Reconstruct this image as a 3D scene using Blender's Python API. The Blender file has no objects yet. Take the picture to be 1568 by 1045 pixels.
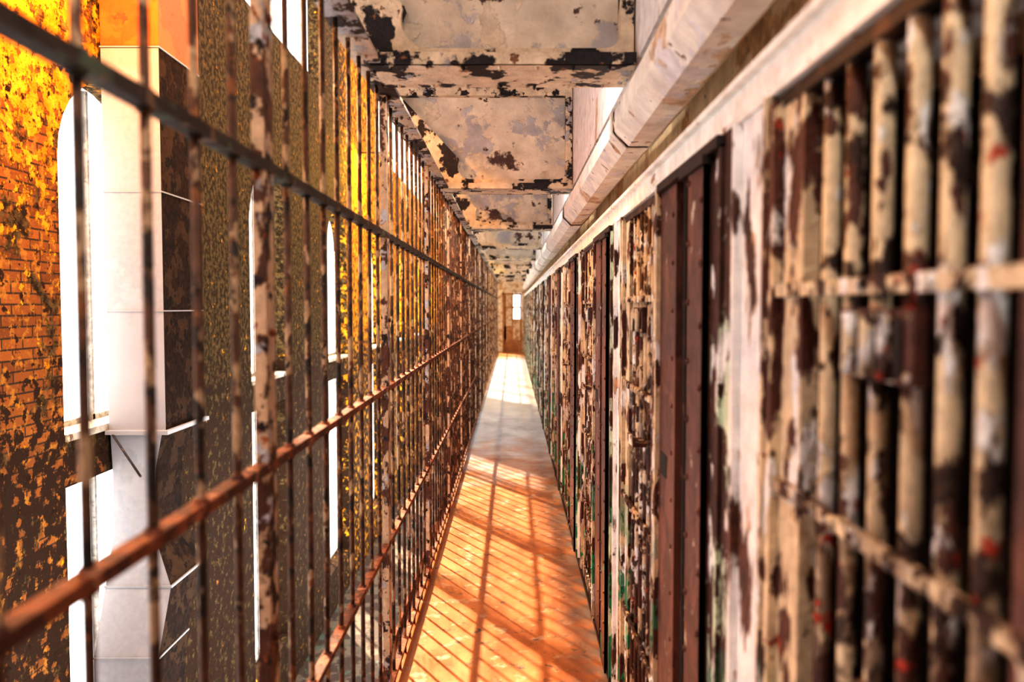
import bpy, bmesh, math, random
from mathutils import Vector, Matrix
random.seed(7)
sc = bpy.context.scene
sc.view_settings.view_transform = 'Standard'
sc.view_settings.exposure = 0.12
try: sc.view_settings.look = 'High Contrast'
except Exception: pass
COL = sc.collection
H = 1.55

# ------------------------------------------------------------------ materials
def new_mat(name):
    m = bpy.data.materials.new(name); m.use_nodes = True
    nt = m.node_tree; nt.nodes.clear()
    out = nt.nodes.new('ShaderNodeOutputMaterial')
    b = nt.nodes.new('ShaderNodeBsdfPrincipled')
    nt.links.new(b.outputs[0], out.inputs[0])
    return m, nt, b

def pos(nt, sc3=(1,1,1), off=(0,0,0)):
    g = nt.nodes.new('ShaderNodeNewGeometry')
    mp = nt.nodes.new('ShaderNodeMapping')
    mp.inputs['Scale'].default_value = sc3
    mp.inputs['Location'].default_value = off
    nt.links.new(g.outputs['Position'], mp.inputs['Vector'])
    return mp.outputs[0]

def noise(nt, vec, s, det=5, rough=.6, dist=0.0):
    n = nt.nodes.new('ShaderNodeTexNoise')
    n.inputs['Scale'].default_value = s
    n.inputs['Detail'].default_value = det
    n.inputs['Roughness'].default_value = rough
    n.inputs['Distortion'].default_value = dist
    nt.links.new(vec, n.inputs['Vector'])
    return n.outputs[0]

def ramp(nt, v, a, b, lo=0., hi=1.):
    r = nt.nodes.new('ShaderNodeMapRange')
    r.inputs['From Min'].default_value = a
    r.inputs['From Max'].default_value = b
    r.inputs['To Min'].default_value = lo
    r.inputs['To Max'].default_value = hi
    nt.links.new(v, r.inputs['Value'])
    return r.outputs[0]

def mth(nt, op, a, b):
    n = nt.nodes.new('ShaderNodeMath'); n.operation = op
    for i, v in enumerate((a, b)):
        if isinstance(v, (int, float)): n.inputs[i].default_value = v
        else: nt.links.new(v, n.inputs[i])
    return n.outputs[0]

def mix(nt, f, a, b, mode='MIX'):
    n = nt.nodes.new('ShaderNodeMix'); n.data_type = 'RGBA'; n.blend_type = mode
    if isinstance(f, (int, float)): n.inputs[0].default_value = f
    else: nt.links.new(f, n.inputs[0])
    for i, v in ((6, a), (7, b)):
        if isinstance(v, tuple): n.inputs[i].default_value = (*v, 1)
        else: nt.links.new(v, n.inputs[i])
    return n.outputs[2]

def axis(nt, i):
    g = nt.nodes.new('ShaderNodeNewGeometry')
    s = nt.nodes.new('ShaderNodeSeparateXYZ')
    nt.links.new(g.outputs['Position'], s.inputs[0])
    return s.outputs[i]

def peel(name, base, layers, rough=.6, bump=.5, metal=0.0, bdist=.004, spec=.5, var0=1.0):
    """base colour + flaking paint layers (color, scale, thr, axis-stretch, zrange)"""
    m, nt, b = new_mat(name)
    c = mix(nt, ramp(nt, noise(nt, pos(nt), 25), .35, .65), tuple(x*(1-.4*var0) for x in base), tuple(min(1, x*(1+.25*var0)) for x in base))
    hgt = None
    for i, L in enumerate(layers):
        col, s, thr = L[:3]
        st = L[3] if len(L) > 3 and L[3] else (1, 1, 1)
        n = noise(nt, pos(nt, st, (3.1*i+1, 7.7*i, 1.3*i)), s, 6, .60)
        f = ramp(nt, n, thr, thr+.025)
        if len(L) > 4 and L[4]:
            f = mth(nt, 'MULTIPLY', f, ramp(nt, axis(nt, 2), L[4][0], L[4][1]))
        var = mix(nt, ramp(nt, noise(nt, pos(nt, (1,1,1), (i*5.5, 0, 2)), s*3.1), .3, .7),
                  tuple(x*(1-.28*var0) for x in col), tuple(min(1, x*1.1) for x in col))
        c = mix(nt, f, c, var)
        hgt = f if hgt is None else mth(nt, 'ADD', hgt, f)
    nt.links.new(c, b.inputs['Base Color'])
    b.inputs['Roughness'].default_value = rough
    b.inputs['Metallic'].default_value = metal
    b.inputs['Specular IOR Level'].default_value = spec
    fine = noise(nt, pos(nt), 90, 3)
    h2 = mth(nt, 'ADD', hgt, fine) if hgt is not None else fine
    bp = nt.nodes.new('ShaderNodeBump')
    bp.inputs['Strength'].default_value = bump
    bp.inputs['Distance'].default_value = bdist
    nt.links.new(h2, bp.inputs['Height'])
    nt.links.new(bp.outputs[0], b.inputs['Normal'])
    return m

M = {}
M['bar'] = peel('bar_paint', (.125, .062, .037),
    [((.50,.35,.22), 19, .535, (1,1,.5)), ((.035,.024,.018), 24, .54, (1,1,.6)), ((.28,.12,.05), 17, .59)], bump=.6)
M['post'] = peel('post_paint', (.12, .05, .03),
    [((.70,.51,.35), 11, .46, (1,1,.7)), ((.60,.60,.64), 15, .59), ((.03,.02,.02), 18, .58), ((.42,.12,.04), 21, .64)], bump=.8)
M['railrust'] = peel('rail_rust', (.27, .085, .038),
    [((.11,.04,.028), 12, .49), ((.50,.25,.15), 25, .60)], bump=.5)
M['raildark'] = peel('rail_dark', (.045, .033, .026),
    [((.10,.13,.09), 14, .56), ((.24,.15,.09), 21, .59)], bump=.6)
M['cellbar'] = peel('cell_bar_paint', (.10, .04, .028),
    [((.74,.61,.43), 18, .45, (1,1,.5)), ((.94,.93,.92), 20, .55, (1,1,.45)), ((.085,.032,.022), 19, .48, (1,1,.5), (1.50,1.0)),
     ((.50,.06,.03), 22, .625), ((.05,.026,.02), 22, .555, (1,1,.6))], bump=.9)
M['cellplate'] = peel('cell_plate_paint', (.10, .038, .025),
    [((.74,.61,.43), 11, .44, (1,1,.45)), ((.94,.93,.93), 12, .555, (1,1,.4)), ((.11,.04,.028), 14, .535, (1,1,.5)), ((.42,.08,.04), 18, .66), ((.05,.30,.17), 8, .515, (1,1,.8), (1.05,.5))], bump=.9, bdist=.006)
M['cellwhite'] = peel('cell_white_paint', (.14, .06, .04),
    [((.98,.98,1.0), 5, .38, (1,1,.3)), ((.66,.46,.32), 11, .62, (1,1,.4)), ((.08,.035,.025), 11, .57, (1,1,.4))], bump=.9, bdist=.006)
M['brown'] = peel('brown_jamb_paint', (.115, .048, .036),
    [((.19,.08,.055), 5, .52, (1,1,.5)), ((.66,.60,.50), 21, .65, (1,1,.6)), ((.05,.26,.15), 8, .62, None, (.9,.4))], bump=.4, rough=.5)
M['mint'] = peel('mint_flaked_paint', (.07, .032, .025),
    [((.64,.76,.60), 8, .51, (1,1,.5)), ((.95,.95,.95), 12, .60, (1,1,.45)), ((.09,.038,.028), 12, .54, (1,1,.6)), ((.05,.30,.17), 9, .52, None, (1.0,.5))], bump=.8)
M['black'] = peel('dark_iron', (.03, .02, .018), [((.12,.06,.04), 12, .58)], bump=.4)
M['hole'] = peel('lock_void', (.004, .004, .004), [], bump=.0)
M['header'] = peel('header_paint', (.50, .28, .13),
    [((.99,.95,.88), 5, .35, (1,.5,1)), ((.32,.15,.07), 13, .65)], bump=.4)
M['tan'] = peel('tan_paint', (.52, .32, .16),
    [((.74,.58,.38), 4, .45), ((.28,.13,.06), 9, .65)], bump=.4)
M['pipe'] = peel('pipe_wrap_paint', (.64, .49, .36),
    [((.94,.89,.82), 3.5, .38, (1,.6,1)), ((.56,.36,.22), 11, .63), ((.80,.79,.82), 6, .55), ((.14,.07,.05), 16, .67)], bump=.5, rough=.5)
M['collar'] = peel('pipe_collar_rust', (.22, .11, .07), [((.75,.66,.55), 9, .50)], bump=.5)
M['web'] = peel('white_web_paint', (.55, .44, .35),
    [((.82,.79,.79), 4, .36, (1,1,.4)), ((.35,.17,.1), 12, .68)], bump=.3)
M['panel'] = peel('ceiling_panel_paint', (.12, .075, .068),
    [((.86,.79,.68), 2.3, .35), ((.58,.58,.61), 2.4, .55), ((.84,.75,.62), 6, .57), ((.12,.065,.065), 6.5, .615)], bump=.7, bdist=.005)
M['rim'] = peel('ceiling_rim_paint', (.024, .022, .030),
    [((.86,.75,.59), 6, .455, (1,1,1)), ((.58,.58,.62), 7, .60), ((.30,.15,.08), 14, .65)], bump=.9, bdist=.006)
M['edge'] = peel('edge_angle_paint', (.05, .035, .03),
    [((.70,.59,.47), 7, .47, (1,.6,1)), ((.54,.53,.54), 9, .55)], bump=.8)
M['slab'] = peel('slab_underside', (.35, .26, .18), [((.72,.66,.58), 3, .42)], bump=.4)
M['cellin'] = peel('cell_interior_paint', (.06, .036, .026), [((.17,.13,.09), 3, .52), ((.08,.12,.09), 4, .58, None, (1.2,.8))], bump=.4)
M['duct'] = peel('duct_galvanised', (.36, .35, .355), [((.39,.375,.38), 1.0, .5)], bump=.0, rough=.45, metal=.1, var0=.15)
M['ductshade'] = peel('duct_shaded_side', (.030, .016, .010), [((.060,.033,.018), 5, .52), ((.02,.013,.01), 8, .56)], bump=.3, rough=.9, spec=.1)  # shaded corridor side of the duct, shade put into the colour
M['ductorange'] = peel('duct_top_orange', (.42, .095, .012), [((.50,.125,.014), 2, .5), ((.20,.06,.02), 7, .62)], bump=.2, var0=.3)  # upper duct section coloured orange with darker blotches
M['frame'] = peel('window_frame_paint', (.40, .36, .30), [((.60,.56,.48), 8, .5)], bump=.3)
M['jamb'] = peel('reveal_plaster', (.50, .42, .30), [((.60,.56,.48), 3, .5), ((.20,.12,.07), 8, .6)], bump=.4)
M['filliron'] = peel('fill_lamp_iron', (.05,.05,.05), [], bump=.1)
M['door'] = peel('end_door_wood', (.40, .17, .055), [((.50,.24,.09), 5, .5)], bump=.2)

# brick
def brick_mat():
    m, nt, b = new_mat('flaking_painted_brick')
    g = nt.nodes.new('ShaderNodeNewGeometry'); s = nt.nodes.new('ShaderNodeSeparateXYZ')
    nt.links.new(g.outputs['Position'], s.inputs[0])
    c = nt.nodes.new('ShaderNodeCombineXYZ')
    nt.links.new(mth(nt, 'ADD', s.outputs[0], s.outputs[1]), c.inputs[0]); nt.links.new(s.outputs[2], c.inputs[1])
    br = nt.nodes.new('ShaderNodeTexBrick')
    br.inputs['Scale'].default_value = 1.0
    br.inputs['Brick Width'].default_value = .20
    br.inputs['Row Height'].default_value = .068
    br.inputs['Mortar Size'].default_value = .006
    br.inputs['Color1'].default_value = (.32, .115, .03, 1)
    br.inputs['Color2'].default_value = (.18, .065, .022, 1)
    br.inputs['Mortar'].default_value = (.06, .038, .025, 1)
    nt.links.new(c.outputs[0], br.inputs['Vector'])
    col = br.outputs['Color']
    col = mix(nt, ramp(nt, noise(nt, pos(nt, off=(7,7,2)), 12, 5, .65), .52, .60), col, (.40,.18,.035))
    moss_shade = mix(nt, ramp(nt, noise(nt, pos(nt), 17), .42, .6), (.030,.019,.010), (.125,.080,.034))
    moss_shade = mix(nt, ramp(nt, noise(nt, pos(nt, off=(2,2,8)), 24), .61, .68), moss_shade, (.18,.145,.045))
    yy = s.outputs[1]; zz = s.outputs[2]
    f = ramp(nt, mth(nt, 'ADD', noise(nt, pos(nt, off=(4,1,2)), 3.2, 7, .65), ramp(nt, yy, 5.0, 7.0, -.08, .16)), .46, .52)  # mossy brown also paints the shade beyond the lit near end
    col = mix(nt, f, col, moss_shade)
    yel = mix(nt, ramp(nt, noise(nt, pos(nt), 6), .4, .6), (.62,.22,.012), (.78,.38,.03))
    hi = mth(nt, 'MULTIPLY', ramp(nt, zz, 1.5, 3.0, 0, .17), ramp(nt, yy, 5.3, 6.6, 1, -.1))  # yellow paint kept where warm light falls, glow put into the colour
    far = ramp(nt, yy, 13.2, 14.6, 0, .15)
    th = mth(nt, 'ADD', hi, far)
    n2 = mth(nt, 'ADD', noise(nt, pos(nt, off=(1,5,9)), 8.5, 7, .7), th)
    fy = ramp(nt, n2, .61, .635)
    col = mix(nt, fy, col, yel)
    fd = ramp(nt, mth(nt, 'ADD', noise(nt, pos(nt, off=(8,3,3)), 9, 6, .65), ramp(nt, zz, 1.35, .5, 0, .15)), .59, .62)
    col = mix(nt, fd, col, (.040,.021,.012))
    nt.links.new(col, b.inputs['Base Color'])
    b.inputs['Roughness'].default_value = .9
    b.inputs['Specular IOR Level'].default_value = .1
    h = mth(nt, 'ADD', mth(nt, 'MULTIPLY', br.outputs['Fac'], -1.0), mth(nt, 'ADD', fy, noise(nt, pos(nt), 40, 4)))
    bp = nt.nodes.new('ShaderNodeBump'); bp.inputs['Strength'].default_value = .9; bp.inputs['Distance'].default_value = .012
    nt.links.new(h, bp.inputs['Height']); nt.links.new(bp.outputs[0], b.inputs['Normal'])
    return m
M['brick'] = brick_mat()

def floor_mat():
    m, nt, b = new_mat('worn_floor_painted_light')
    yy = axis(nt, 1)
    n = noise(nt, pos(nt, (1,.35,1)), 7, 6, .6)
    org = mix(nt, ramp(nt, n, .35, .65), (.34,.115,.038), (.54,.21,.075))  # orange near part carries warm sunlight in its colour, blue-grey beyond is unlit
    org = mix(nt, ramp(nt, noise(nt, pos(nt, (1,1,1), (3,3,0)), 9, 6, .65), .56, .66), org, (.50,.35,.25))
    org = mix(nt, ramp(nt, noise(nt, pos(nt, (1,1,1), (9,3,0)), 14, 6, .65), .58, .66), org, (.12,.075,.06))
    org = mix(nt, mth(nt, 'MULTIPLY', ramp(nt, axis(nt, 0), .18, .40), ramp(nt, noise(nt, pos(nt), 5), .35, .55)), org, (.20,.16,.14))  # shadow along the right edge painted in grey-brown
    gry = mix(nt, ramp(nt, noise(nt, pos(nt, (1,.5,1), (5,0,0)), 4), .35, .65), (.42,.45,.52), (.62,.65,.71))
    gry = mix(nt, ramp(nt, yy, 10, 14), gry, (.82,.82,.82))  # far floor whitened, blown-out daylight put into the colour
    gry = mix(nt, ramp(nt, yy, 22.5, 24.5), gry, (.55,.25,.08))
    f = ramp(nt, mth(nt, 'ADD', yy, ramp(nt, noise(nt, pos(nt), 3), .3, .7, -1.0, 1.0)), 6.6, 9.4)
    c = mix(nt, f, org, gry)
    w = nt.nodes.new('ShaderNodeMath'); w.operation = 'FRACT'
    nt.links.new(mth(nt, 'DIVIDE', yy, 2.7), w.inputs[0])
    j = ramp(nt, w.outputs[0], .996, .998)
    c = mix(nt, j, c, (.14,.10,.08))
    nt.links.new(c, b.inputs['Base Color'])
    nt.links.new(ramp(nt, n, .3, .7, .35, .55), b.inputs['Roughness'])
    bp = nt.nodes.new('ShaderNodeBump'); bp.inputs['Strength'].default_value = .3; bp.inputs['Distance'].default_value = .004
    nt.links.new(noise(nt, pos(nt), 30, 5), bp.inputs['Height']); nt.links.new(bp.outputs[0], b.inputs['Normal'])
    return m
M['floor'] = floor_mat()

# ------------------------------------------------------------------ mesh builder
class MB:
    def __init__(s, *mats):
        s.bm = bmesh.new(); s.mats = list(mats)
    def mi(s, m): 
        if m not in s.mats: s.mats.append(m)
        return s.mats.index(m)
    def box(s, x0, x1, y0, y1, z0, z1, m):
        i = s.mi(m)
        v = [s.bm.verts.new((x, y, z)) for x in (x0, x1) for y in (y0, y1) for z in (z0, z1)]
        for q in ((0,1,3,2),(4,6,7,5),(0,4,5,1),(2,3,7,6),(0,2,6,4),(1,5,7,3)):
            f = s.bm.faces.new([v[k] for k in q]); f.material_index = i
    def cyl(s, p0, p1, r, m, n=8, r1=None, cap=True, smooth=True):
        i = s.mi(m); p0 = Vector(p0); p1 = Vector(p1); d = (p1-p0).normalized()
        a = d.orthogonal().normalized(); b = d.cross(a)
        r1 = r if r1 is None else r1
        R = []
        for p, rr in ((p0, r), (p1, r1)):
            R.append([s.bm.verts.new(p + rr*(math.cos(2*math.pi*(k+.5)/n)*a + math.sin(2*math.pi*(k+.5)/n)*b)) for k in range(n)])
        for k in range(n):
            f = s.bm.faces.new((R[0][k], R[0][(k+1)%n], R[1][(k+1)%n], R[1][k])); f.material_index = i; f.smooth = smooth
        if cap:
            f = s.bm.faces.new(R[0][::-1]); f.material_index = i
            f = s.bm.faces.new(R[1]); f.material_index = i
    def dome(s, c, r, m, axis='x-'):
        i = s.mi(m)
        mat = Matrix.Translation(c) @ Matrix.Diagonal((.6, 1, 1, 1))
        res = bmesh.ops.create_icosphere(s.bm, subdivisions=1, radius=r, matrix=mat)
        for v in res['verts']:
            for f in v.link_faces: f.material_index = i; f.smooth = True
    def loft(s, rings, m, side=None):
        prev = None
        for k, rg in enumerate(rings):
            vs = [s.bm.verts.new(p) for p in rg]
            if prev:
                n = len(vs)
                for q in range(n):
                    mm = side[q] if side and q in side else m
                    f = s.bm.faces.new((prev[q], prev[(q+1)%n], vs[(q+1)%n], vs[q])); f.material_index = s.mi(mm)
            else:
                first = vs
            prev = vs
        f = s.bm.faces.new(first[::-1]); f.material_index = s.mi(m)
        f = s.bm.faces.new(prev); f.material_index = s.mi(m)
    def mesh(s, name):
        bmesh.ops.recalc_face_normals(s.bm, faces=s.bm.faces[:])
        me = bpy.data.meshes.new(name); s.bm.to_mesh(me); s.bm.free()
        for m in s.mats: me.materials.append(M[m])
        return me
    def obj(s, name):
        o = bpy.data.objects.new(name, s.mesh(name)); COL.objects.link(o); return o

def cut_plate(name, outer, holes, thick, mat, mtx):
    cu = bpy.data.curves.new(name, 'CURVE'); cu.dimensions = '2D'; cu.fill_mode = 'BOTH'; cu.extrude = thick/2
    for poly in [outer]+holes:
        sp = cu.splines.new('POLY'); sp.points.add(len(poly)-1)
        for k, p in enumerate(poly): sp.points[k].co = (p[0], p[1], 0, 1)
        sp.use_cyclic_u = True
    o = bpy.data.objects.new(name+'_c', cu); COL.objects.link(o)
    dg = bpy.context.evaluated_depsgraph_get()
    me = bpy.data.meshes.new_from_object(o.evaluated_get(dg))
    bpy.data.objects.remove(o)
    me.transform(mtx); me.materials.clear(); me.materials.append(M[mat])
    me.name = name
    for p in me.polygons: p.use_smooth = False
    return me
YZ = Matrix.Rotation(math.radians(90), 4, 'Z') @ Matrix.Rotation(math.radians(90), 4, 'X')
XZ = Matrix.Rotation(math.radians(90), 4, 'X')
def link(me, name, loc=(0,0,0)):
    o = bpy.data.objects.new(name, me); o.location = loc; COL.objects.link(o); return o

XL, XR = -.48, .41
Y0, Y1 = -1.6, 26.5
# ------------------------------------------------------------------ floor, walkway
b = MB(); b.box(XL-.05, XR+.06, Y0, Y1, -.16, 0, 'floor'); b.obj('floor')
b = MB(); b.box(XL-.065, XL-.052, Y0, Y1, -.2, .045, 'railrust'); b.obj('trim_1')
b = MB(); b.box(-3.0, XL-.7, Y0, 34, -3.8, -3.6, 'cellin'); b.obj('floor_hall')

# ------------------------------------------------------------------ left security bar screen
b = MB()
posts = [1.52+1.45*k for k in range(-2, 18)]
yk = 1.52-1.45*2
while yk < Y1-.05:
    isp = any(abs(yk-p) < .02 for p in posts)
    j = random.uniform(-.006, .006)
    if isp:
        b.box(XL-.012, XL+.012, yk-.028, yk+.028, 0, 2.335, 'post')
        for z in (.3, .9, 1.5, 2.1):
            b.cyl((XL+.010, yk, z), (XL+.02, yk, z), .008, 'railrust', 8)
    else:
        b.cyl((XL, yk+j, 0), (XL, yk-j*.5, 2.335), .0070, 'bar', 8)
    yk += 1.45/9
for z, mt in ((1.82, 'raildark'), (1.24, 'railrust'), (.64, 'railrust'), (.06, 'railrust')):
    hh = .010 if mt == 'raildark' else .0095
    b.box(XL-.014, XL+.014, Y0+.02, Y1-.02, z-hh, z+hh, mt)
    y = posts[0]
    while y < 12:
        b.cyl((XL, y, z-.015), (XL, y, z+.015), .0115, mt, 8); y += 1.45/9
b.obj('security_bar_screen')

# ------------------------------------------------------------------ ceiling edge angle, slab
b = MB()
b.box(XL-.02, XL+.055, Y0, Y1, 2.34, 2.352, 'edge')
b.box(XL-.032, XL-.02, Y0, Y1, 2.34, 2.43, 'edge')
y = Y0+.1
while y < Y1:
    b.dome((XL+.02, y, 2.338), .011, 'edge'); y += .16
b.obj('trim_2')
b = MB(); b.box(-.9, XR+2.0, Y0, 33, 3.03, 3.15, 'slab'); b.obj('ceiling')

# ceiling cross beams
zb, zt = 2.345, 3.028
def arc(cx, cy, r, a0, a1, n=8):
    return [(cx+r*math.cos(math.radians(a0+(a1-a0)*k/n)), cy+r*math.sin(math.radians(a0+(a1-a0)*k/n))) for k in range(n+1)]
k6 = .60
def lx(z): return XL-.0 - k6*(z-zb)
outer = [(XR-.005, zb), (XR-.005, zt), (lx(zt), zt), (lx(zb), zb)]
me_plate = cut_plate('beam_plate', outer, [], .012, 'panel', XZ)
ri = .09
hole = [(XR-.05, zt-.06)]
hole += arc(XR-.05-.05, zb+.065+.05, .05, 0, -90, 6)
cxl = lx(zb)+.20
hole += arc(cxl, zb+.065+ri, ri, -90, -180-31+0, 8)
hole += [(lx(zt-.06)+.10, zt-.06)]
me_rim = cut_plate('beam_rim', outer, [hole], .06, 'rim', XZ)
def beam_mesh():
    bm = bmesh.new()
    bm.from_mesh(me_plate)
    n0 = len(bm.faces)
    me2 = me_rim.copy(); me2.transform(Matrix.Translation((0, -.036, 0)))
    bm.from_mesh(me2)
    bm.faces.ensure_lookup_table()
    for i, f in enumerate(bm.faces): f.material_index = 0 if i < n0 else 1
    B = MB('panel', 'rim'); B.bm.free(); B.bm = bm
    B.box(XL+.02, XR-.006, -.13, .14, zb-.008, zb+.006, 'rim')
    x = XL+.08
    while x < XR-.03:
        B.dome((x, -.10, zb-.008), .012, 'rim'); B.dome((x, .11, zb-.008), .012, 'rim'); x += .12
    B.box(XL+.02, XR-.006, -.135, -.12, zb-.008, zb+.03, 'rim')
    return B.mesh('ceiling_beam')
mb = beam_mesh()
by = [.05]+[2.71+2.68*k for k in range(0, 9)]
for y in by: link(mb, 'ceiling_beam', (0, y, 0))

def fill_mesh():  # unseen fill lights added behind the beams to brighten the ceiling
    b = MB()
    b.box(-.05, .19, .008, .03, 2.66, 2.86, 'filliron')
    b.cyl((.07, .03, 2.80), (.07, .22, 2.80), .014, 'filliron', 8)
    b.cyl((.07, .22, 2.83), (.07, .22, 2.76), .035, 'filliron', 12)
    b.cyl((.07, .22, 2.77), (.07, .22, 2.72), .04, 'filliron', 14, r1=.10, cap=False)
    return b.mesh('beam_fill_lamp')
bkm = fill_mesh()
for y in by:
    o = link(bkm, 'beam_fill_lamp', (0, y, 0))
    L = bpy.data.lights.new('fill_bulb', 'POINT'); L.energy = 19; L.color = (1, .96, .90); L.shadow_soft_size = .06
    lo = bpy.data.objects.new('fill_bulb', L); lo.location = (.07, .22, 2.68); COL.objects.link(lo); lo.parent = o

# ------------------------------------------------------------------ steam pipe
b = MB()
cx, cz, r = .437, H+.643, .092
joints = [0.0, 2.75, 5.35, 6.6, 8.0, 9.4, 10.8, 12.3, 14, 16, 18, 20.5, 23, Y1]
prev = Y0+.01
for i, jy in enumerate(joints):
    jit = Vector((random.uniform(-.004,.004), 0, random.uniform(-.004,.004)))
    b.cyl(Vector((cx, prev, cz))+jit, Vector((cx, jy-.012, cz))+jit, r, 'pipe', 8, smooth=False)
    if jy < Y1:
        b.cyl((cx, jy-.014, cz), (cx, jy+.014, cz), r*.93, 'collar', 12)
        b.cyl((cx, jy+.014, cz), (cx, jy+.07, cz), r*1.06, 'pipe', 8, smooth=False)
    prev = jy+.014
for jy in joints[1:-1]:
    b.box(cx-.01, cx+.01, jy-.2, jy-.17, cz+r-.01, 2.359, 'collar')
b.obj('steam_pipe')

# ------------------------------------------------------------------ cell block shell (right)
b = MB()
ZT = 1.88
b.box(XR+.012, XR+.16, Y0, Y1, ZT, ZT+.085, 'header')
b.box(XR-.004, XR+.012, Y0, Y1, ZT, ZT+.012, 'header')
b.box(XR-.004, XR+.012, Y0, Y1, ZT+.072, ZT+.085, 'header')
b.obj('trim_3')
b = MB()
b.box(XR+.16, XR+.30, Y0, Y1, ZT+.02, 3.03, 'tan')
b.obj('wall_right_bulkhead')
b = MB()
b.box(XR, XR+.015, Y0, Y1, 2.36, 3.03, 'web')
b.box(XR+.015, XR+.16, Y0, Y1, 2.36, 2.40, 'web')
b.obj('trim_4')
b = MB()
b.box(XR+2.1, XR+2.25, Y0, Y1, 0, ZT+.2, 'cellin')
b.box(XR+.30, XR+2.1, Y0, Y1, ZT+.12, ZT+.2, 'cellin')
b.box(XR+.06, XR+2.1, Y0, Y1, -.16, 0, 'cellin')
P = 1.65
NM = 16
for k in range(-1, NM):
    y = 1.24+.04 + P*k
    b.box(XR+.09, XR+2.1, y, y+.10, 0, ZT+.12, 'cellin')
b.obj('wall_right')
b = MB(); b.box(XR, XR+2.25, Y0, 33, 3.15, 8.5, 'tan'); b.obj('wall_right_upper')

def door_mesh():
    b = MB()
    x0 = XR
    ys = [.70, .765, .835, .912, .99, 1.065]
    for i, y in enumerate(ys):
        j = random.uniform(-.003, .003)
        b.cyl((x0+.02+j, y, .05), (x0+.02-j, y, 1.86), .0122, 'cellbar', 10)
    for z in (1.575, 1.275, .86, .45):
        b.box(x0-.004, x0+.006, .55, 1.235, z-.010, z+.010, 'cellbar')
        for y in ys:
            b.dome((x0-.005, y, z), .011, 'cellbar')
    b.box(x0+.004, x0+.035, .55, 1.235, 1.855, 1.875, 'black')
    b.box(x0-.002, x0+.035, .55, 1.235, .02, .075, 'cellbar')
    b.box(x0-.002, x0+.035, .533, .63, .02, 1.865, 'brown')
    b.box(x0-.008, x0-.002, .533, .56, .02, 1.865, 'brown')
    b.box(x0+.006, x0+.03, 1.125, 1.238, .02, 1.865, 'cellplate')
    b.box(x0-.008, x0+.006, 1.212, 1.238, .02, 1.865, 'cellplate')
    b.box(x0-.005, x0+.010, .79, .965, 1.468, 1.548, 'brown')
    b.box(x0-.009, x0-.005, .81, .945, 1.478, 1.538, 'black')
    for yy in (.835, .878, .922):
        b.cyl((x0-.012, yy, 1.472), (x0-.012, yy, 1.544), .009, 'cellbar', 8)
    for (yy, zz) in ((.80,1.477),(.955,1.477),(.80,1.539),(.955,1.539)):
        b.dome((x0-.006, yy, zz), .006, 'cellbar')
    b.box(x0-.045, x0+.0, .70, .82, 1.125, 1.136, 'cellplate')
    b.box(x0-.045, x0-.037, .70, .82, 1.136, 1.153, 'cellplate')
    return b.mesh('cell_door')
def frame_mesh():
    b = MB(); x0 = XR
    b.box(x0+.004, x0+.02, 1.245, 1.42, 0, ZT, 'cellwhite')
    b.box(x0-.010, x0+.004, 1.245, 1.262, 0, ZT, 'cellplate')
    b.box(x0-.010, x0+.03, 1.42, 1.438, 0, ZT, 'cellwhite')
    b.box(x0-.006, x0+.03, 1.44, 1.50, 0, ZT, 'mint')
    b.box(x0-.014, x0+.03, 1.50, 1.52, 0, ZT-.02, 'mint')
    b.box(x0-.004, x0+.03, 1.52, 1.60, 0, ZT-.02, 'mint')
    b.box(x0-.020, x0-.008, 1.60, 1.76, 0.0, ZT-.03, 'brown')
    b.box(x0-.020, x0+.07, 1.748, 1.76, 0.0, ZT-.03, 'brown')
    b.box(x0-.020, x0+.07, 1.60, 1.612, 0.0, ZT-.03, 'brown')
    z = .08
    while z < ZT-.08:
        b.dome((x0-.021, 1.625, z), .008, 'brown'); b.dome((x0-.021, 1.735, z+.05), .008, 'brown'); z += .13
    b.box(x0+.01, x0+.04, 1.90, 1.945, 0, ZT-.01, 'black')
    b.box(x0-.006, x0+.008, 1.945, 2.135, 0, ZT-.01, 'brown')
    b.box(x0-.006, x0+.07, 1.935, 1.945, 0, ZT-.01, 'brown')
    b.box(x0-.018, x0+.02, 2.135, 2.18, 0, ZT-.01, 'cellplate')
    b.box(x0-.0075, x0-.005, 2.03, 2.11, 1.10, 1.16, 'hole')
    z = .1
    while z < ZT-.08:
        b.dome((x0-.007, 1.97, z), .007, 'brown'); b.dome((x0-.019, 2.16, z+.04), .008, 'cellplate'); z += .12
    b.box(x0-.022, x0+.01, 1.50, 2.12, ZT-.026, ZT-.004, 'black')
    b.box(x0-.030, x0-.01, 1.58, 1.80, ZT-.042, ZT-.026, 'black')
    b.box(x0-.012, x0+.05, .53, 2.185, 0, .018, 'black')
    return b.mesh('cell_door_frame')
dm, fm = door_mesh(), frame_mesh()
for k in range(0, NM):
    if k*P+2.19 > Y1: break
    link(dm, 'cell_door', (0, k*P, 0)); link(fm, 'cell_door_frame', (0, k*P, 0))
link(fm, 'cell_door_frame', (0, -P, 0)); link(dm, 'cell_door', (0, -P, 0))

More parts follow.
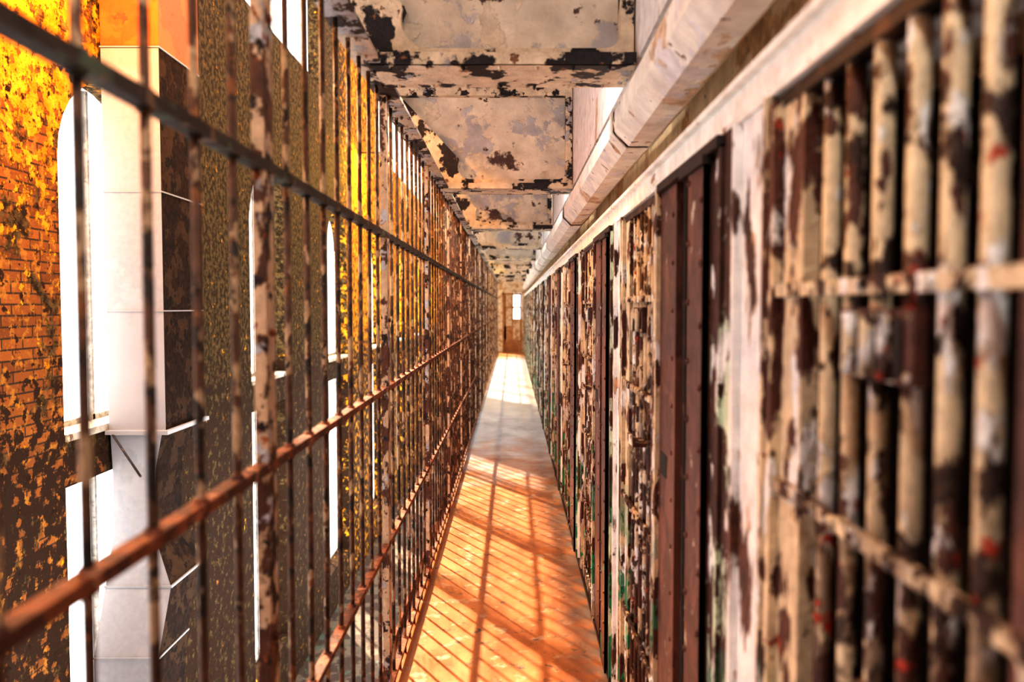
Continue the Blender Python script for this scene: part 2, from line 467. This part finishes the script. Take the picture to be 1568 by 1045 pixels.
# ------------------------------------------------------------------ left outer brick wall with arched windows
XW = -3.0; TW = .24
WS = 3.78; WY0 = 5.22; WW = 1.5
wins = [WY0+WS*k for k in range(-2, 8)]
YE = 34.0
def arched(y0, w, z0, zs, ztop):
    pts = [(y0+w, z0), (y0+w, zs)]
    n = 14
    for k in range(1, n): 
        a = math.pi*k/n
        pts.append((y0+w/2+w/2*math.cos(a), zs+(ztop-zs)*math.sin(a)))
    pts += [(y0, zs), (y0, z0)]
    return pts[::-1]
outer = [(-3.2, -3.8), (YE, -3.8), (YE, 8.6), (-3.2, 8.6)]
holes = []
for y in wins:
    holes.append(arched(y, WW, .68, 2.55, 3.2))
    holes.append([(y, -2.9), (y, .33), (y+WW, .33), (y+WW, -2.9)])
SUN_GAPS = ((5.8, 12.6), (17.6, 31.5))  # high openings added and placed so sun reaches the walkway
for (a, c) in SUN_GAPS:
    holes.append([(a, 5.0), (a, 8.1), (c, 8.1), (c, 5.0)])
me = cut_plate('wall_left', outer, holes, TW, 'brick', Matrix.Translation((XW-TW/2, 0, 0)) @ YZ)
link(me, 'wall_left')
for i, y in enumerate(wins):
    b = MB(); xg = XW-TW+.02
    for (za, zb_) in ((.69, 2.55), (-2.9, .33)):
        b.box(xg-.02, xg+.02, y, y+.025, za, zb_, 'frame')
        b.box(xg-.02, xg+.02, y+WW-.025, y+WW, za, zb_, 'frame')
        b.box(xg-.02, xg+.02, y+WW/2-.015, y+WW/2+.015, za, zb_+(.62 if za > 0 else 0), 'frame')
        b.box(xg-.02, xg+.02, y, y+WW, za, za+.04, 'frame')
    b.box(xg-.02, xg+.02, y, y+WW, .30, .33, 'frame')
    b.box(XW-TW, XW+.015, y+.01, y+WW-.01, .64, .69, 'jamb')
    b.obj('window_%d' % (i+1))
b = MB()
for (a, c) in SUN_GAPS:
    y = a
    while y < c+.1:
        b.box(XW-TW, XW-.1, y-.02, y+.02, 5.0, 8.1, 'frame'); y += 1.5
    b.box(XW-TW, XW-.1, a, c, 6.98, 7.02, 'frame')
b.obj('window_11')

# ------------------------------------------------------------------ ventilation duct
b = MB()
def ring(x0, x1, y0, y1, z, dx=0, dy=0): 
    return [(x0+dx, y0+dy, z), (x1+dx, y0+dy, z), (x1+dx, y1+dy, z), (x0+dx, y1+dy, z)]
X0, X1, YA, YB = -2.975, -2.555, 5.75, 6.47
sd = {1: 'ductshade'}
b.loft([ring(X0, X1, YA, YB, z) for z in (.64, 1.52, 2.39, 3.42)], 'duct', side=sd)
b.loft([ring(X0, X1, YA, YB, z) for z in (3.44, 4.6, 5.2)], 'ductorange')
for z in (1.52, 2.39, 3.43):
    b.box(X0-.006, X1+.006, YA-.006, YB+.006, z-.005, z+.005, 'duct')
b.box(X0-.01, X1+.03, YA-.04, YB+.03, .61, .64, 'duct')
b.loft([ring(X0, X1-.04, YA+.02, YB-.02, .60), ring(X0, X1-.10, YA+.04, YB-.2, .35), ring(X0, X1-.12, YA+.04, YB-.2, -.15),
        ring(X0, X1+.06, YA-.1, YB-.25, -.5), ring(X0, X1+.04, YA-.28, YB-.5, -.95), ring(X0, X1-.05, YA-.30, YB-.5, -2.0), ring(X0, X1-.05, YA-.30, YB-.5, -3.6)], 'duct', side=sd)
b.box(X0-.005, X1+.07, YA-.11, YB-.24, -.505, -.49, 'duct')
b.box(X0-.005, X1+.05, YA-.29, YB-.49, -.955, -.945, 'duct')
b.cyl((X0+.03, YA-.02, .62), (X1-.05, YA-.30, .36), .009, 'black')
b.obj('ventilation_duct')

# ------------------------------------------------------------------ end walls
b = MB()
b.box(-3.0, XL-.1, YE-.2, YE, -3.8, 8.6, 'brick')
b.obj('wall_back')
b = MB()
YD = Y1
b.box(XL-.1, -.33, YD, YD+.15, 0, 3.03, 'tan')
b.box(.33, XR+2.2, YD, YD+.15, 0, 3.03, 'tan')
b.box(-.33, .33, YD, YD+.15, 2.02, 3.03, 'tan')
b.box(-.6, 1.2, YD+2.5, YD+2.6, -.1, 1.1, 'tan')
b.box(-.6, .05, YD+2.5, YD+2.6, 1.1, 3.03, 'tan')
b.box(-.6, -.5, YD+.15, YD+1.0, -.1, 3.03, 'tan')
b.box(1.1, 1.2, YD+.15, YD+2.5, -.1, 3.03, 'tan')
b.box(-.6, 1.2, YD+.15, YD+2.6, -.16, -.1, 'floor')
b.obj('wall_end')
b = MB()
b.box(-.325, -.27, YD-.02, YD+.06, 0, 2.015, 'door'); b.box(.27, .325, YD-.02, YD+.06, 0, 2.015, 'door')
b.box(-.325, .325, YD-.02, YD+.06, 1.95, 2.015, 'door')
b.box(-.27, .27, YD+.02, YD+.06, 0, .42, 'door')
b.box(-.27, .0, YD+.02, YD+.06, .42, .9, 'door')
b.box(-.27, .27, YD+.02, YD+.06, 1.50, 1.56, 'door')
b.box(.0, .04, YD+.02, YD+.06, .42, 1.95, 'door')
b.box(-.27, -.20, YD+.02, YD+.06, .42, 1.95, 'door')
b.obj('door_1')
b = MB(); b.box(-3.0, XR+2.2, Y0-.2, Y0-.005, -3.8, 3.0, 'brick'); b.obj('wall_front')

# ------------------------------------------------------------------ unseen lamps added for a warm glow on the brick
def lamp(loc, col, e):
    b = MB(); x, y, z = loc
    b.cyl((XW+.0, y, z+.25), (x, y, z+.25), .015, 'filliron')
    b.cyl((x, y, z+.26), (x, y, z+.18), .03, 'filliron', 12)
    b.cyl((x, y, z+.18), (x, y, z+.08), .05, 'filliron', 16, r1=.17, cap=False)
    o = b.obj('warm_fill_lamp')
    L = bpy.data.lights.new('warm_fill_bulb', 'POINT'); L.color = col; L.energy = e; L.shadow_soft_size = .07
    lo = bpy.data.objects.new('fill_bulb', L); lo.location = (x, y, z+.04); COL.objects.link(lo)
    lo.parent = o
lamp((-2.3, 4.5, 4.1), (1, .40, .05), 270)
lamp((-2.4, 15.4, 4.3), (1, .60, .07), 340)

# ------------------------------------------------------------------ sun and sky
S = bpy.data.lights.new('sun', 'SUN'); S.energy = 8.5; S.color = (1, .78, .54); S.angle = math.radians(1.2)
so = bpy.data.objects.new('sun', S); COL.objects.link(so)
so.rotation_euler = Vector((.5, -.8, -1)).to_track_quat('-Z', 'Y').to_euler()
so.location = (-8, 12, 14)
w = bpy.data.worlds.new('World'); sc.world = w; w.use_nodes = True
bg = w.node_tree.nodes['Background']; bg.inputs[0].default_value = (.97, .975, 1, 1); bg.inputs[1].default_value = 3.6

# ------------------------------------------------------------------ camera
cam = bpy.data.cameras.new('camera'); co = bpy.data.objects.new('camera', cam); COL.objects.link(co)
co.location = (0, 0, H); co.rotation_euler = (math.radians(90-2.5), 0, 0)
cam.lens = 27.55; cam.sensor_width = 36; cam.clip_start = .02
cam.dof.use_dof = True; cam.dof.focus_distance = 4.2; cam.dof.aperture_fstop = 2.2
sc.camera = co
